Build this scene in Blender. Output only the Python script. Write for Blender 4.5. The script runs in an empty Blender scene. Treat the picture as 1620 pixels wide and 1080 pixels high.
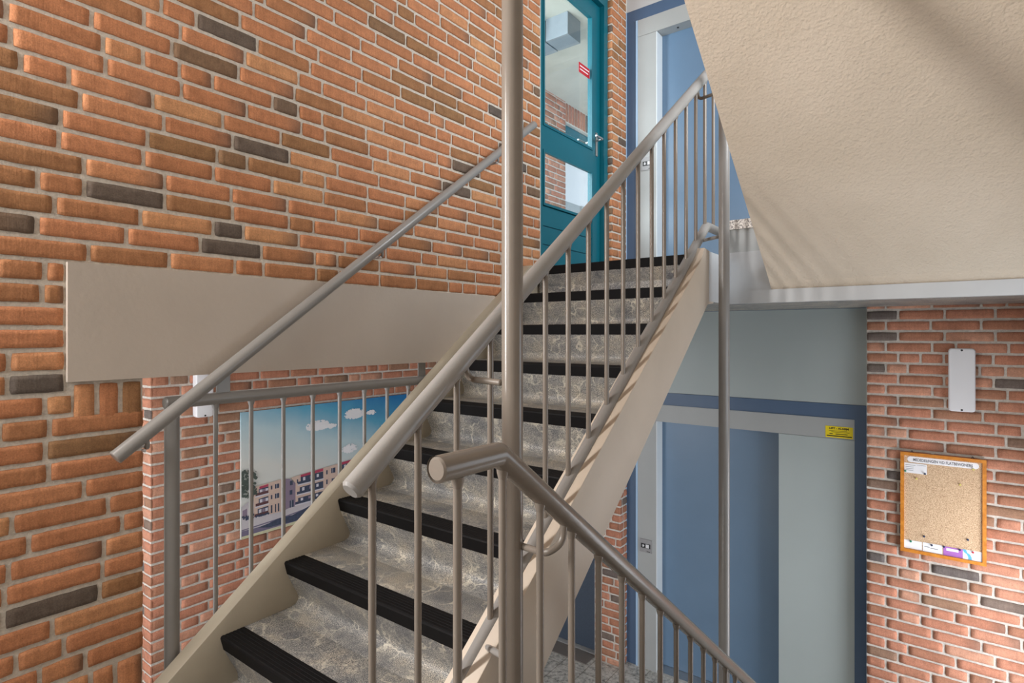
import bpy, bmesh, math, random
from mathutils import Vector, Matrix, noise

# ------------------------------------------------------------------ scene, camera, light
SC = bpy.context.scene
COL = SC.collection
R = math.radians

cam_d = bpy.data.cameras.new('camera')
cam_d.sensor_width = 36.0
cam_d.lens = 905.0 / 1620.0 * 36.0
cam_d.shift_y = -12.5 / 1620.0
cam_d.clip_start = 0.05
cam = bpy.data.objects.new('camera', cam_d)
COL.objects.link(cam)
cam.location = (0, 0, 0)
cam.rotation_euler = (R(90), 0, R(37.1))
SC.camera = cam

SC.view_settings.view_transform = 'Standard'
SC.view_settings.look = 'None'
SC.view_settings.gamma = 1.0
SC.view_settings.use_curve_mapping = False
SC.view_settings.exposure = 0.1

world = bpy.data.worlds.new('sky'); SC.world = world
world.use_nodes = True
_bg = world.node_tree.nodes['Background']
_bg.inputs[0].default_value = (0.80, 0.90, 1.0, 1)
_bg.inputs[1].default_value = 1.6


def area(name, loc, aim, sx, sy, power, color):
    d = bpy.data.lights.new(name, 'AREA'); d.shape = 'RECTANGLE'
    d.size = sx; d.size_y = sy; d.energy = power; d.color = color
    o = bpy.data.objects.new(name, d); COL.objects.link(o)
    o.location = loc
    o.rotation_euler = (Vector(aim) - Vector(loc)).to_track_quat('-Z', 'Y').to_euler()
    return o


# area lamps for daylight at unseen stairwell openings, plus fill lamps added for brightness
area('daylight_back', (-1.32, -1.45, 0.8), (-1.35, 2.0, 0.1), 0.7, 1.3, 22, (1.0, 0.98, 0.95))
area('daylight_slit', (-2.0, -0.35, 0.5), (0.0, 0.9, 0.3), 0.16, 1.5, 68, (1.0, 0.98, 0.955))
area('landing_fill', (0.62, 2.75, 1.95), (-1.6, 4.0, 1.2), 1.0, 1.3, 62, (0.92, 0.96, 1.0))  # added lamp, out of view, angled to brighten the upper lift wall
area('cool_side_fill', (0.62, 2.5, -0.3), (-2.0, 2.2, 0.2), 1.2, 0.8, 3.0, (0.78, 0.89, 1.0))  # cool lamp added for the beam and string, no known window there
area('daylight_lower', (0.62, 3.45, -1.65), (-1.0, 3.95, -1.7), 0.8, 1.5, 19, (0.97, 0.97, 1.0))
area('lower_hall_fill', (-0.9, -1.2, -1.95), (-0.9, 4.0, -1.6), 2.0, 0.9, 24, (1.0, 0.97, 0.93))  # fill lamp added under the half landing for the lower lift doors
area('daylight_side_hall', (-2.9, -0.8, -0.9), (-3.2, 2.5, -1.1), 1.2, 1.6, 42, (0.97, 0.97, 1.0))
area('gallery_fill', (-2.75, 1.6, 1.6), (-3.0, 5.6, 1.5), 1.0, 1.8, 110, (0.95, 0.98, 1.0))  # lamp added outside to brighten the gallery behind the teal door


# ------------------------------------------------------------------ materials
def s2l(c):
    return tuple(((x / 255.0) / 12.92) if x / 255.0 <= 0.04045 else ((x / 255.0 + 0.055) / 1.055) ** 2.4 for x in c) + (1,)


def new_mat(name):
    m = bpy.data.materials.new(name); m.use_nodes = True
    nt = m.node_tree
    return m, nt, nt.nodes['Principled BSDF']


def N(nt, t, **kw):
    n = nt.nodes.new(t)
    for k, v in kw.items():
        setattr(n, k, v)
    return n


def coords(nt, scale=(1, 1, 1)):
    tc = N(nt, 'ShaderNodeTexCoord'); mp = N(nt, 'ShaderNodeMapping')
    mp.inputs['Scale'].default_value = scale
    nt.links.new(tc.outputs['Object'], mp.inputs[0])
    return mp.outputs[0]


def noise_n(nt, vec, scale, detail=4, rough=0.55):
    n = N(nt, 'ShaderNodeTexNoise'); n.inputs['Scale'].default_value = scale
    n.inputs['Detail'].default_value = detail; n.inputs['Roughness'].default_value = rough
    nt.links.new(vec, n.inputs['Vector'])
    return n.outputs['Fac']


def ramp(nt, fac, stops, interp='LINEAR'):
    r = N(nt, 'ShaderNodeValToRGB'); r.color_ramp.interpolation = interp
    e = r.color_ramp.elements
    while len(e) < len(stops):
        e.new(0.5)
    for el, (p, c) in zip(e, stops):
        el.position = p; el.color = c
    nt.links.new(fac, r.inputs[0])
    return r.outputs[0]


def mixc(nt, fac, a, b, mode='MIX'):
    m = N(nt, 'ShaderNodeMix', data_type='RGBA', blend_type=mode)
    for i, v in ((0, fac), (6, a), (7, b)):
        if hasattr(v, 'is_linked'):
            nt.links.new(v, m.inputs[i])
        else:
            m.inputs[i].default_value = v
    return m.outputs[2]


def bump(nt, bs, h, strength, dist):
    b = N(nt, 'ShaderNodeBump'); b.inputs['Strength'].default_value = strength
    b.inputs['Distance'].default_value = dist
    nt.links.new(h, b.inputs['Height']); nt.links.new(b.outputs[0], bs.inputs['Normal'])


def paint(name, rgb, rough=0.45, var=0.06, nscale=6, bstr=0.08, bscale=120, bdist=0.002, spec=0.5, metal=0.0):
    m, nt, bs = new_mat(name)
    v = coords(nt)
    c = s2l(rgb)
    lo = tuple(x * (1 - var) for x in c[:3]) + (1,); hi = tuple(min(1, x * (1 + var)) for x in c[:3]) + (1,)
    col = ramp(nt, noise_n(nt, v, nscale, 5), [(0.3, lo), (0.7, hi)])
    nt.links.new(col, bs.inputs['Base Color'])
    bs.inputs['Roughness'].default_value = rough
    bs.inputs['Specular IOR Level'].default_value = spec
    bs.inputs['Metallic'].default_value = metal
    if bstr:
        bump(nt, bs, noise_n(nt, v, bscale, 3), bstr, bdist)
    return m


M = {}
M['rail'] = paint('taupe_gloss_paint', (122, 113, 104), 0.23, 0.05, 9, 0.10, 60, 0.002)
M['rail_grey'] = paint('grey_gloss_paint', (138, 135, 132), 0.28, 0.05, 9, 0.10, 60, 0.002)
M['concrete_paint'] = paint('beige_wall_paint', (190, 178, 166), 0.6, 0.05, 3, 0.25, 45, 0.004)
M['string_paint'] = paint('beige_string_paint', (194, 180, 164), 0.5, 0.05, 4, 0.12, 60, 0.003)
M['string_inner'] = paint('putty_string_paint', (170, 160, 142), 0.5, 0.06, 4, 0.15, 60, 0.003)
M['fascia'] = paint('pale_grey_fascia_paint', (190, 192, 194), 0.5, 0.03, 4, 0.08, 60, 0.002)
M['lift_blue'] = paint('lift_blue_enamel', (98, 124, 150), 0.33, 0.03, 5, 0.03, 200, 0.001)
M['frame_blue'] = paint('frame_blue_enamel', (74, 97, 126), 0.4, 0.03, 5, 0.03, 200, 0.001)
M['edge_blue'] = paint('pale_blue_edge', (160, 190, 220), 0.4, 0.03, 5, 0.03, 200, 0.001)
M['panel_grey'] = paint('pale_blue_grey_panel', (170, 180, 180), 0.45, 0.02, 3, 0.03, 200, 0.001)
M['portal_grey'] = paint('grey_portal_enamel', (165, 168, 168), 0.4, 0.03, 5, 0.03, 200, 0.001)
M['portal_edge'] = paint('white_portal_edge', (215, 222, 226), 0.4, 0.02, 5, 0.0)
M['teal'] = paint('teal_door_paint', (4, 100, 116), 0.38, 0.05, 6, 0.05, 90, 0.001)
M['teal_dark'] = paint('teal_groove_paint', (6, 74, 92), 0.5, 0.03, 6, 0.0)
M['white_plastic'] = paint('white_plastic', (226, 226, 230), 0.45, 0.015, 4, 0.0)
M['black_rubber'] = paint('black_rubber', (20, 19, 20), 0.6, 0.10, 30, 0.15, 150, 0.002, spec=0.12)
M['black'] = paint('black_plastic', (22, 24, 28), 0.4, 0.05, 10, 0.0)
M['dark_door'] = paint('charcoal_door_paint', (66, 78, 94), 0.5, 0.18, 160, 0.2, 300, 0.001)
M['steel'] = paint('brushed_steel', (190, 190, 190), 0.3, 0.05, 40, 0.05, 200, 0.0005, metal=0.9)
M['panel_steel'] = paint('satin_steel_plate', (150, 150, 152), 0.45, 0.05, 60, 0.05, 300, 0.0005, metal=0.3)
M['brick_plain'] = paint('plain_sand_wall', (166, 160, 152), 0.8, 0.1, 12, 0.3, 40, 0.004)
M['plaster'] = paint('plain_plaster', (205, 198, 188), 0.7, 0.03, 3, 0.15, 60, 0.003)
M['yellow'] = paint('yellow_sticker', (238, 214, 10), 0.5, 0.03, 20, 0.0)
M['print_black'] = paint('black_print', (28, 26, 20), 0.6, 0.0, 4, 0.0)
M['print_grey'] = paint('grey_print', (96, 96, 102), 0.6, 0.0, 4, 0.0)
M['red'] = paint('red_sticker', (196, 28, 44), 0.5, 0.03, 20, 0.0)
M['paper'] = paint('white_paper', (238, 238, 242), 0.7, 0.02, 30, 0.0)
M['purple'] = paint('purple_card', (172, 108, 190), 0.6, 0.04, 30, 0.0)
M['cyan'] = paint('light_blue_print', (96, 180, 214), 0.6, 0.04, 30, 0.0)
M['wood'] = None
M['pin_green'] = paint('green_plastic', (24, 132, 104), 0.4, 0.0, 4, 0.0)
M['pin_yellow'] = paint('clear_yellow_plastic', (226, 214, 120), 0.4, 0.0, 4, 0.0)
M['pin_blue'] = paint('dark_blue_plastic', (44, 58, 92), 0.4, 0.0, 4, 0.0)
M['pin_red'] = paint('red_plastic', (204, 60, 72), 0.4, 0.0, 4, 0.0)
M['grey_box'] = paint('grey_duct_paint', (128, 140, 150), 0.6, 0.08, 12, 0.05, 60, 0.002)
M['ext_concrete'] = paint('raw_concrete', (196, 198, 190), 0.8, 0.08, 5, 0.2, 80, 0.003)
M['blind'] = paint('grey_blind', (176, 180, 182), 0.6, 0.05, 10, 0.0)
M['patch_grey'] = paint('rough_grey', (112, 108, 104), 0.95, 0.2, 180, 0.6, 400, 0.003)


def wood():
    m, nt, bs = new_mat('orange_pine')
    v = coords(nt, (1, 1, 1))
    col = ramp(nt, noise_n(nt, v, 40, 6), [(0.3, s2l((188, 112, 30))), (0.7, s2l((222, 146, 52)))])
    nt.links.new(col, bs.inputs['Base Color']); bs.inputs['Roughness'].default_value = 0.45
    return m


M['wood'] = wood()


def cork():
    m, nt, bs = new_mat('cork')
    v = coords(nt)
    col = ramp(nt, noise_n(nt, v, 330, 3, 0.7), [(0.36, s2l((150, 112, 84))), (0.48, s2l((204, 172, 138))), (0.66, s2l((234, 208, 176)))])
    nt.links.new(col, bs.inputs['Base Color']); bs.inputs['Roughness'].default_value = 0.9
    bump(nt, bs, noise_n(nt, v, 330, 3), 0.4, 0.001)
    return m


M['cork'] = cork()


def stucco():
    m, nt, bs = new_mat('rough_beige_stucco')
    v = coords(nt)
    col = ramp(nt, noise_n(nt, v, 2.5, 5), [(0.3, s2l((205, 190, 171))), (0.7, s2l((215, 200, 182)))])
    nt.links.new(col, bs.inputs['Base Color']); bs.inputs['Roughness'].default_value = 0.85
    a = noise_n(nt, v, 105, 3, 0.5)
    b = noise_n(nt, v, 38, 4, 0.6)
    ad = N(nt, 'ShaderNodeMath', operation='ADD'); nt.links.new(a, ad.inputs[0]); nt.links.new(b, ad.inputs[1])
    bump(nt, bs, ad.outputs[0], 0.55, 0.0075)
    return m


M['stucco'] = stucco()


def brick_mats(tag_, cols, mort):
    m, nt, bs = new_mat('brick_' + tag_)
    v = coords(nt)
    g = N(nt, 'ShaderNodeNewGeometry')
    base = ramp(nt, g.outputs['Random Per Island'], [(p, s2l(c)) for p, c in cols])
    n1 = ramp(nt, noise_n(nt, v, 24, 6, 0.65), [(0.28, (0.78, 0.76, 0.75, 1)), (0.5, (0.98, 0.98, 0.98, 1)), (0.74, (1.16, 1.15, 1.13, 1))])
    n2 = ramp(nt, noise_n(nt, v, 260, 3, 0.6), [(0.3, (0.80, 0.80, 0.80, 1)), (0.7, (1.16, 1.16, 1.16, 1))])
    c = mixc(nt, 1.0, base, n1, 'MULTIPLY'); c = mixc(nt, 1.0, c, n2, 'MULTIPLY')
    pv = N(nt, 'ShaderNodeTexVoronoi'); pv.inputs['Scale'].default_value = 95
    nt.links.new(v, pv.inputs['Vector'])
    pit = ramp(nt, pv.outputs['Distance'], [(0.06, (0.35, 0.33, 0.32, 1)), (0.13, (1, 1, 1, 1))])
    c = mixc(nt, ramp(nt, noise_n(nt, v, 33, 2), [(0.5, (0, 0, 0, 1)), (0.62, (1, 1, 1, 1))]), c, mixc(nt, 1.0, c, pit, 'MULTIPLY'))
    mp = N(nt, 'ShaderNodeMapping'); mp.inputs['Scale'].default_value = (150, 150, 14); nt.links.new(v, mp.inputs[0])
    drag = noise_n(nt, mp.outputs[0], 1.0, 3, 0.6)
    c = mixc(nt, 1.0, c, ramp(nt, drag, [(0.3, (0.92, 0.91, 0.90, 1)), (0.7, (1.07, 1.07, 1.06, 1))]), 'MULTIPLY')
    # burnt end of some of the bricks: a stain of the brick itself
    uv = N(nt, 'ShaderNodeUVMap'); uv.uv_map = 'brick'
    sx = N(nt, 'ShaderNodeSeparateXYZ'); nt.links.new(uv.outputs[0], sx.inputs[0])
    ends = N(nt, 'ShaderNodeMapRange'); ends.inputs[1].default_value = 0.62; ends.inputs[2].default_value = 1.0
    nt.links.new(sx.outputs[0], ends.inputs[0])
    wn = N(nt, 'ShaderNodeTexWhiteNoise', noise_dimensions='1D'); nt.links.new(g.outputs['Random Per Island'], wn.inputs['W'])
    gt = N(nt, 'ShaderNodeMath', operation='GREATER_THAN'); gt.inputs[1].default_value = 0.86
    nt.links.new(wn.outputs[0], gt.inputs[0])
    mu = N(nt, 'ShaderNodeMath', operation='MULTIPLY'); nt.links.new(ends.outputs[0], mu.inputs[0]); nt.links.new(gt.outputs[0], mu.inputs[1])
    mu2 = N(nt, 'ShaderNodeMath', operation='MULTIPLY'); nt.links.new(mu.outputs[0], mu2.inputs[0]); mu2.inputs[1].default_value = 0.6
    c = mixc(nt, mu2.outputs[0], c, s2l((92, 82, 74)))
    nt.links.new(c, bs.inputs['Base Color'])
    bs.inputs['Roughness'].default_value = 0.85; bs.inputs['Specular IOR Level'].default_value = 0.25
    a = noise_n(nt, v, 160, 5, 0.7)
    ad = N(nt, 'ShaderNodeMath', operation='ADD'); nt.links.new(a, ad.inputs[0]); nt.links.new(drag, ad.inputs[1])
    bump(nt, bs, ad.outputs[0], 0.5, 0.0022)
    mm, nt2, bs2 = new_mat('mortar_' + tag_)
    v2 = coords(nt2)
    mc = s2l(mort)
    col = ramp(nt2, noise_n(nt2, v2, 60, 5, 0.7), [(0.3, tuple(x * 0.78 for x in mc[:3]) + (1,)), (0.7, tuple(min(1, x * 1.12) for x in mc[:3]) + (1,))])
    nt2.links.new(col, bs2.inputs['Base Color']); bs2.inputs['Roughness'].default_value = 0.95
    bump(nt2, bs2, noise_n(nt2, v2, 150, 5, 0.75), 1.0, 0.006)
    return m, mm


BR_L = brick_mats('orange', [(0.0, (100, 90, 83)), (0.022, (112, 96, 84)), (0.05, (150, 112, 78)), (0.22, (172, 120, 84)), (0.45, (184, 124, 88)), (0.75, (194, 132, 95)), (1.0, (200, 146, 104))], (228, 218, 204))
BR_R = brick_mats('pink', [(0.0, (106, 99, 97)), (0.03, (122, 108, 100)), (0.06, (156, 122, 100)), (0.25, (172, 122, 98)), (0.5, (184, 126, 102)), (0.75, (190, 132, 108)), (1.0, (202, 154, 130))], (220, 213, 204))


def lino():
    m, nt, bs = new_mat('marbled_lino')
    v = coords(nt)
    sp = ramp(nt, noise_n(nt, v, 420, 2, 0.6), [(0.34, s2l((64, 67, 74))), (0.5, s2l((131, 130, 128))), (0.66, s2l((216, 210, 198)))])
    mb = ramp(nt, noise_n(nt, v, 9, 6, 0.6), [(0.32, (0.50, 0.53, 0.60, 1)), (0.5, (0.92, 0.92, 0.92, 1)), (0.68, (1.30, 1.20, 1.06, 1))])
    c = mixc(nt, 1.0, sp, mb, 'MULTIPLY')
    nz = N(nt, 'ShaderNodeTexNoise'); nz.inputs['Scale'].default_value = 7; nz.inputs['Detail'].default_value = 5
    nt.links.new(v, nz.inputs['Vector'])
    mx = N(nt, 'ShaderNodeMix', data_type='RGBA', blend_type='LINEAR_LIGHT'); mx.inputs[0].default_value = 0.16
    nt.links.new(v, mx.inputs[6]); nt.links.new(nz.outputs['Color'], mx.inputs[7])
    vo = N(nt, 'ShaderNodeTexVoronoi', feature='DISTANCE_TO_EDGE'); vo.inputs['Scale'].default_value = 6.5
    nt.links.new(mx.outputs[2], vo.inputs['Vector'])
    vein = ramp(nt, vo.outputs['Distance'], [(0.0, (1, 1, 1, 1)), (0.035, (0, 0, 0, 1))])
    br = ramp(nt, noise_n(nt, v, 11, 2), [(0.42, (0, 0, 0, 1)), (0.6, (0.75, 0.75, 0.75, 1))])
    vm = mixc(nt, 1.0, vein, br, 'MULTIPLY')
    c = mixc(nt, vm, c, s2l((222, 214, 196)))
    nt.links.new(c, bs.inputs['Base Color'])
    bs.inputs['Roughness'].default_value = 0.42
    bump(nt, bs, noise_n(nt, v, 500, 2), 0.1, 0.001)
    return m


M['lino'] = lino()


def tiles():
    m, nt, bs = new_mat('speckled_floor_tiles')
    v = coords(nt)
    sp = ramp(nt, noise_n(nt, v, 34, 6, 0.75), [(0.36, s2l((112, 116, 112))), (0.5, s2l((190, 190, 184))), (0.7, s2l((226, 226, 220)))])
    br = N(nt, 'ShaderNodeTexBrick'); br.offset = 0.0; br.squash = 1.0
    br.inputs['Scale'].default_value = 1.0; br.inputs['Mortar Size'].default_value = 0.004
    br.inputs['Brick Width'].default_value = 0.20; br.inputs['Row Height'].default_value = 0.20
    br.inputs['Color1'].default_value = (1, 1, 1, 1); br.inputs['Color2'].default_value = (0.93, 0.93, 0.93, 1)
    br.inputs['Mortar'].default_value = (0.55, 0.53, 0.5, 1)
    nt.links.new(v, br.inputs['Vector'])
    c = mixc(nt, 1.0, sp, br.outputs['Color'], 'MULTIPLY')
    nt.links.new(c, bs.inputs['Base Color']); bs.inputs['Roughness'].default_value = 0.35
    return m


M['tiles'] = tiles()


def speckle():
    m, nt, bs = new_mat('terrazzo_edge')
    v = coords(nt)
    col = ramp(nt, noise_n(nt, v, 130, 3, 0.7), [(0.38, s2l((92, 84, 80))), (0.5, s2l((206, 196, 188))), (0.62, s2l((240, 234, 226)))])
    nt.links.new(col, bs.inputs['Base Color']); bs.inputs['Roughness'].default_value = 0.35
    return m


M['speckle'] = speckle()


def glass():
    m = bpy.data.materials.new('clear_pane'); m.use_nodes = True
    nt = m.node_tree; nt.nodes.remove(nt.nodes['Principled BSDF'])
    out = nt.nodes['Material Output']
    t = N(nt, 'ShaderNodeBsdfTransparent'); t.inputs[0].default_value = (0.93, 0.96, 0.96, 1)
    g = N(nt, 'ShaderNodeBsdfGlossy'); g.inputs['Roughness'].default_value = 0.02
    lw = N(nt, 'ShaderNodeLayerWeight'); lw.inputs[0].default_value = 0.5
    pw = N(nt, 'ShaderNodeMath', operation='POWER'); nt.links.new(lw.outputs['Facing'], pw.inputs[0]); pw.inputs[1].default_value = 4.0
    ma = N(nt, 'ShaderNodeMath', operation='MULTIPLY_ADD'); nt.links.new(pw.outputs[0], ma.inputs[0]); ma.inputs[1].default_value = 0.5; ma.inputs[2].default_value = 0.03
    mx = N(nt, 'ShaderNodeMixShader')
    nt.links.new(ma.outputs[0], mx.inputs[0]); nt.links.new(t.outputs[0], mx.inputs[1]); nt.links.new(g.outputs[0], mx.inputs[2])
    nt.links.new(mx.outputs[0], out.inputs[0])
    return m


M['glass'] = glass()


def emit(name, rgb, strength):
    m, nt, bs = new_mat(name)
    bs.inputs['Base Color'].default_value = s2l(rgb)
    bs.inputs['Emission Color'].default_value = s2l(rgb)
    bs.inputs['Emission Strength'].default_value = strength
    return m


# ------------------------------------------------------------------ mesh helpers
def link(name, bm, mats, parent=None, smooth=None):
    me = bpy.data.meshes.new(name)
    bm.to_mesh(me); bm.free()
    for m in (mats if isinstance(mats, (list, tuple)) else [mats]):
        me.materials.append(m)
    o = bpy.data.objects.new(name, me); COL.objects.link(o)
    if smooth:
        for p in me.polygons:
            p.use_smooth = True
        me.set_sharp_from_angle(angle=R(smooth))
    if parent is not None:
        o.parent = parent
        o.matrix_parent_inverse = Matrix.Translation(-parent.location)
    return o


def tag(o, label=None, cat=None, group=None, kind=None):
    if label: o['label'] = label
    if cat: o['category'] = cat
    if group: o['group'] = group
    if kind: o['kind'] = kind
    return o


def thing(name, loc, label, cat, group=None, kind=None):
    o = bpy.data.objects.new(name, None); COL.objects.link(o); o.location = loc
    o.empty_display_size = 0.05
    return tag(o, label, cat, group, kind)


def box(bm, x0, x1, y0, y1, z0, z1, bev=0.0, mat=0, seg=2):
    vs = [bm.verts.new(c) for c in ((x0, y0, z0), (x1, y0, z0), (x1, y1, z0), (x0, y1, z0), (x0, y0, z1), (x1, y0, z1), (x1, y1, z1), (x0, y1, z1))]
    fs = [bm.faces.new([vs[i] for i in q]) for q in ((3, 2, 1, 0), (4, 5, 6, 7), (0, 1, 5, 4), (1, 2, 6, 5), (2, 3, 7, 6), (3, 0, 4, 7))]
    for f in fs: f.material_index = mat
    if bev:
        es = list({e for f in fs for e in f.edges})
        r = bmesh.ops.bevel(bm, geom=es, offset=bev, segments=seg, profile=0.5, affect='EDGES')
        for f in r['faces']: f.material_index = mat
    return bm


def boxes(*bs, bev=0.0):
    bm = bmesh.new()
    for b in bs: box(bm, *b, bev=bev)
    return bm


def prism(bm, pts, x0, x1, axis='x', mat=0):
    """closed polygon (a,b) extruded along an axis; x: (y,z), y: (x,z), z: (x,y)"""
    def P(a, b, t):
        return {'x': (t, a, b), 'y': (a, t, b), 'z': (a, b, t)}[axis]
    A = [bm.verts.new(P(a, b, x0)) for a, b in pts]; B = [bm.verts.new(P(a, b, x1)) for a, b in pts]
    n = len(pts); fs = [bm.faces.new(A[::-1]), bm.faces.new(B)]
    for i in range(n):
        fs.append(bm.faces.new((A[i], A[(i + 1) % n], B[(i + 1) % n], B[i])))
    for f in fs: f.material_index = mat
    bmesh.ops.recalc_face_normals(bm, faces=fs)
    return fs


def bevel_all(bm, w, seg=2, ang=30):
    es = [e for e in bm.edges if len(e.link_faces) == 2 and e.calc_face_angle(0) > R(ang)]
    bmesh.ops.bevel(bm, geom=es, offset=w, segments=seg, profile=0.5, affect='EDGES')


def round_path(pts, rad, seg=6):
    pts = [Vector(p) for p in pts]; out = [pts[0]]
    for i in range(1, len(pts) - 1):
        a, b, c = pts[i - 1], pts[i], pts[i + 1]
        d1 = (a - b).normalized(); d2 = (c - b).normalized()
        h = min(rad, (a - b).length * 0.45, (c - b).length * 0.45)
        p0 = b + d1 * h; p1 = b + d2 * h
        for k in range(seg + 1):
            t = k / seg
            out.append(p0.lerp(b, t).lerp(b.lerp(p1, t), t))
    out.append(pts[-1])
    return out


def tube(bm, pts, r, n=20, cap=0.003):
    pts = [Vector(p) for p in pts]
    dirs = []
    for i in range(len(pts)):
        a = pts[max(i - 1, 0)]; b = pts[min(i + 1, len(pts) - 1)]
        if 0 < i < len(pts) - 1:
            d = ((pts[i] - a).normalized() + (b - pts[i]).normalized()).normalized()
        else:
            d = (b - a).normalized()
        dirs.append(d)
    up = Vector((0, 0, 1)) if abs(dirs[0].z) < 0.9 else Vector((0, 1, 0))
    side = dirs[0].cross(up).normalized()
    rings = []

    def ring(c, d, sd, rr, stretch=1.0):
        u2 = sd.cross(d).normalized()
        return [bm.verts.new(c + sd * (math.cos(2 * math.pi * k / n) * rr) + u2 * (math.sin(2 * math.pi * k / n) * rr * stretch)) for k in range(n)]
    for i, p in enumerate(pts):
        d = dirs[i]
        side = (side - d * side.dot(d)).normalized()
        st = 1.0
        if 0 < i < len(pts) - 1:
            ca = (pts[i] - pts[i - 1]).normalized().dot(d); st = 1.0 / max(ca, 0.5)
        if i == 0 and cap:
            rings.append(ring(p, d, side, r - cap)); rings.append(ring(p + d * cap, d, side, r))
        elif i == len(pts) - 1 and cap:
            rings.append(ring(p - d * cap, d, side, r)); rings.append(ring(p, d, side, r - cap))
        else:
            rings.append(ring(p, d, side, r, st))
    for a, b in zip(rings, rings[1:]):
        for k in range(n):
            bm.faces.new((a[k], a[(k + 1) % n], b[(k + 1) % n], b[k]))
    bm.faces.new(rings[0][::-1]); bm.faces.new(rings[-1])
    return bm


def tube_obj(name, pts, r, mat, parent=None, n=20, cap=0.003):
    bm = bmesh.new(); tube(bm, pts, r, n, cap)
    bmesh.ops.recalc_face_normals(bm, faces=bm.faces)
    return link(name, bm, mat, parent, smooth=40)


def lathe(bm, prof, origin, axis, n=12):
    """prof: (radius, distance along axis)"""
    o = Vector(origin); ax = Vector(axis).normalized()
    u = ax.cross(Vector((0, 0, 1))) if abs(ax.z) < 0.9 else ax.cross(Vector((1, 0, 0)))
    u.normalize(); w = ax.cross(u)
    rings = [[bm.verts.new(o + ax * h + (u * math.cos(2 * math.pi * k / n) + w * math.sin(2 * math.pi * k / n)) * max(r, 1e-4)) for k in range(n)] for r, h in prof]
    for a, b in zip(rings, rings[1:]):
        for k in range(n):
            bm.faces.new((a[k], a[(k + 1) % n], b[(k + 1) % n], b[k]))
    bm.faces.new(rings[0][::-1]); bm.faces.new(rings[-1])
    bmesh.ops.recalc_face_normals(bm, faces=bm.faces)
    return bm


def text_obj(name, body, size, mat, loc, right, up, parent, width=None, depth=0.0004, align='LEFT', bold=0.0):
    cu = bpy.data.curves.new(name, 'FONT'); cu.body = body; cu.size = size; cu.extrude = depth; cu.align_x = align; cu.offset = bold
    cu.align_y = 'CENTER'
    t = bpy.data.objects.new(name + '_tmp', cu); COL.objects.link(t)
    dg = bpy.context.evaluated_depsgraph_get()
    me = bpy.data.meshes.new_from_object(t.evaluated_get(dg))
    bpy.data.objects.remove(t); bpy.data.curves.remove(cu)
    me.name = name
    r = Vector(right).normalized(); u = Vector(up).normalized(); nn = r.cross(u)
    xs = [v.co.x for v in me.vertices]; wid = max(xs) - min(xs)
    sx = (width / wid) if width else 1.0
    for v in me.vertices:
        c = v.co.copy(); v.co = Vector(loc) + r * (c.x * sx) + u * c.y + nn * c.z
    me.materials.clear(); me.materials.append(mat)
    o = bpy.data.objects.new(name, me); COL.objects.link(o)
    if parent is not None:
        o.parent = parent; o.matrix_parent_inverse = Matrix.Translation(-parent.location)
    return o


# ------------------------------------------------------------------ brickwork
COURSE, BH, JOINT = 0.0625, 0.0485, 0.0125


def one_brick(bm, uvl, put, u0, u1, v0, v1, rng, relief, nu, nv):
    L, H = u1 - u0, v1 - v0
    d0 = relief * (0.85 + 0.3 * rng.random())
    tilt_u = (rng.random() - 0.5) * 0.0018; tilt_v = (rng.random() - 0.5) * 0.0014
    sd = rng.random() * 100
    grid = []
    NU, NV = nu + 2, nv + 2
    for j in range(NV + 1):
        row = []
        for i in range(NU + 1):
            a = min(max((i - 1) / nu, 0), 1); b = min(max((j - 1) / nv, 0), 1)
            skirt = i == 0 or i == NU or j == 0 or j == NV
            u = u0 + a * L; v = v0 + b * H
            nz = (noise.noise_vector(Vector((u * 38 + sd, v * 38, sd))) + 0.6 * noise.noise_vector(Vector((u * 110 + sd, v * 110, sd))))
            edge = (i <= 1 or i >= NU - 1 or j <= 1 or j >= NV - 1)
            du = dv = 0.0
            if edge:
                du = nz.x * 0.0016; dv = nz.y * 0.0014
                if (i <= 1 or i >= NU - 1) and (j <= 1 or j >= NV - 1):
                    du += (0.0012 if i <= 1 else -0.0012); dv += (0.0012 if j <= 1 else -0.0012)
            d = d0 + tilt_u * (a - 0.5) + tilt_v * (b - 0.5) + noise.noise(Vector((u * 60, v * 60, sd))) * 0.0013
            if edge: d -= 0.0006
            if skirt:
                d = -0.003
                du += -0.0010 if i == 0 else (0.0010 if i == NU else 0)
                dv += -0.0010 if j == 0 else (0.0010 if j == NV else 0)
            row.append((bm.verts.new(put(u + du, v + dv, d)), a, b))
        grid.append(row)
    for j in range(NV):
        for i in range(NU):
            q = (grid[j][i], grid[j][i + 1], grid[j + 1][i + 1], grid[j + 1][i])
            f = bm.faces.new([t[0] for t in q]); f.material_index = 0; f.smooth = 0 < i < NU - 1 and 0 < j < NV - 1
            for lp, t in zip(f.loops, q):
                lp[uvl].uv = (t[1], t[2])


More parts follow.
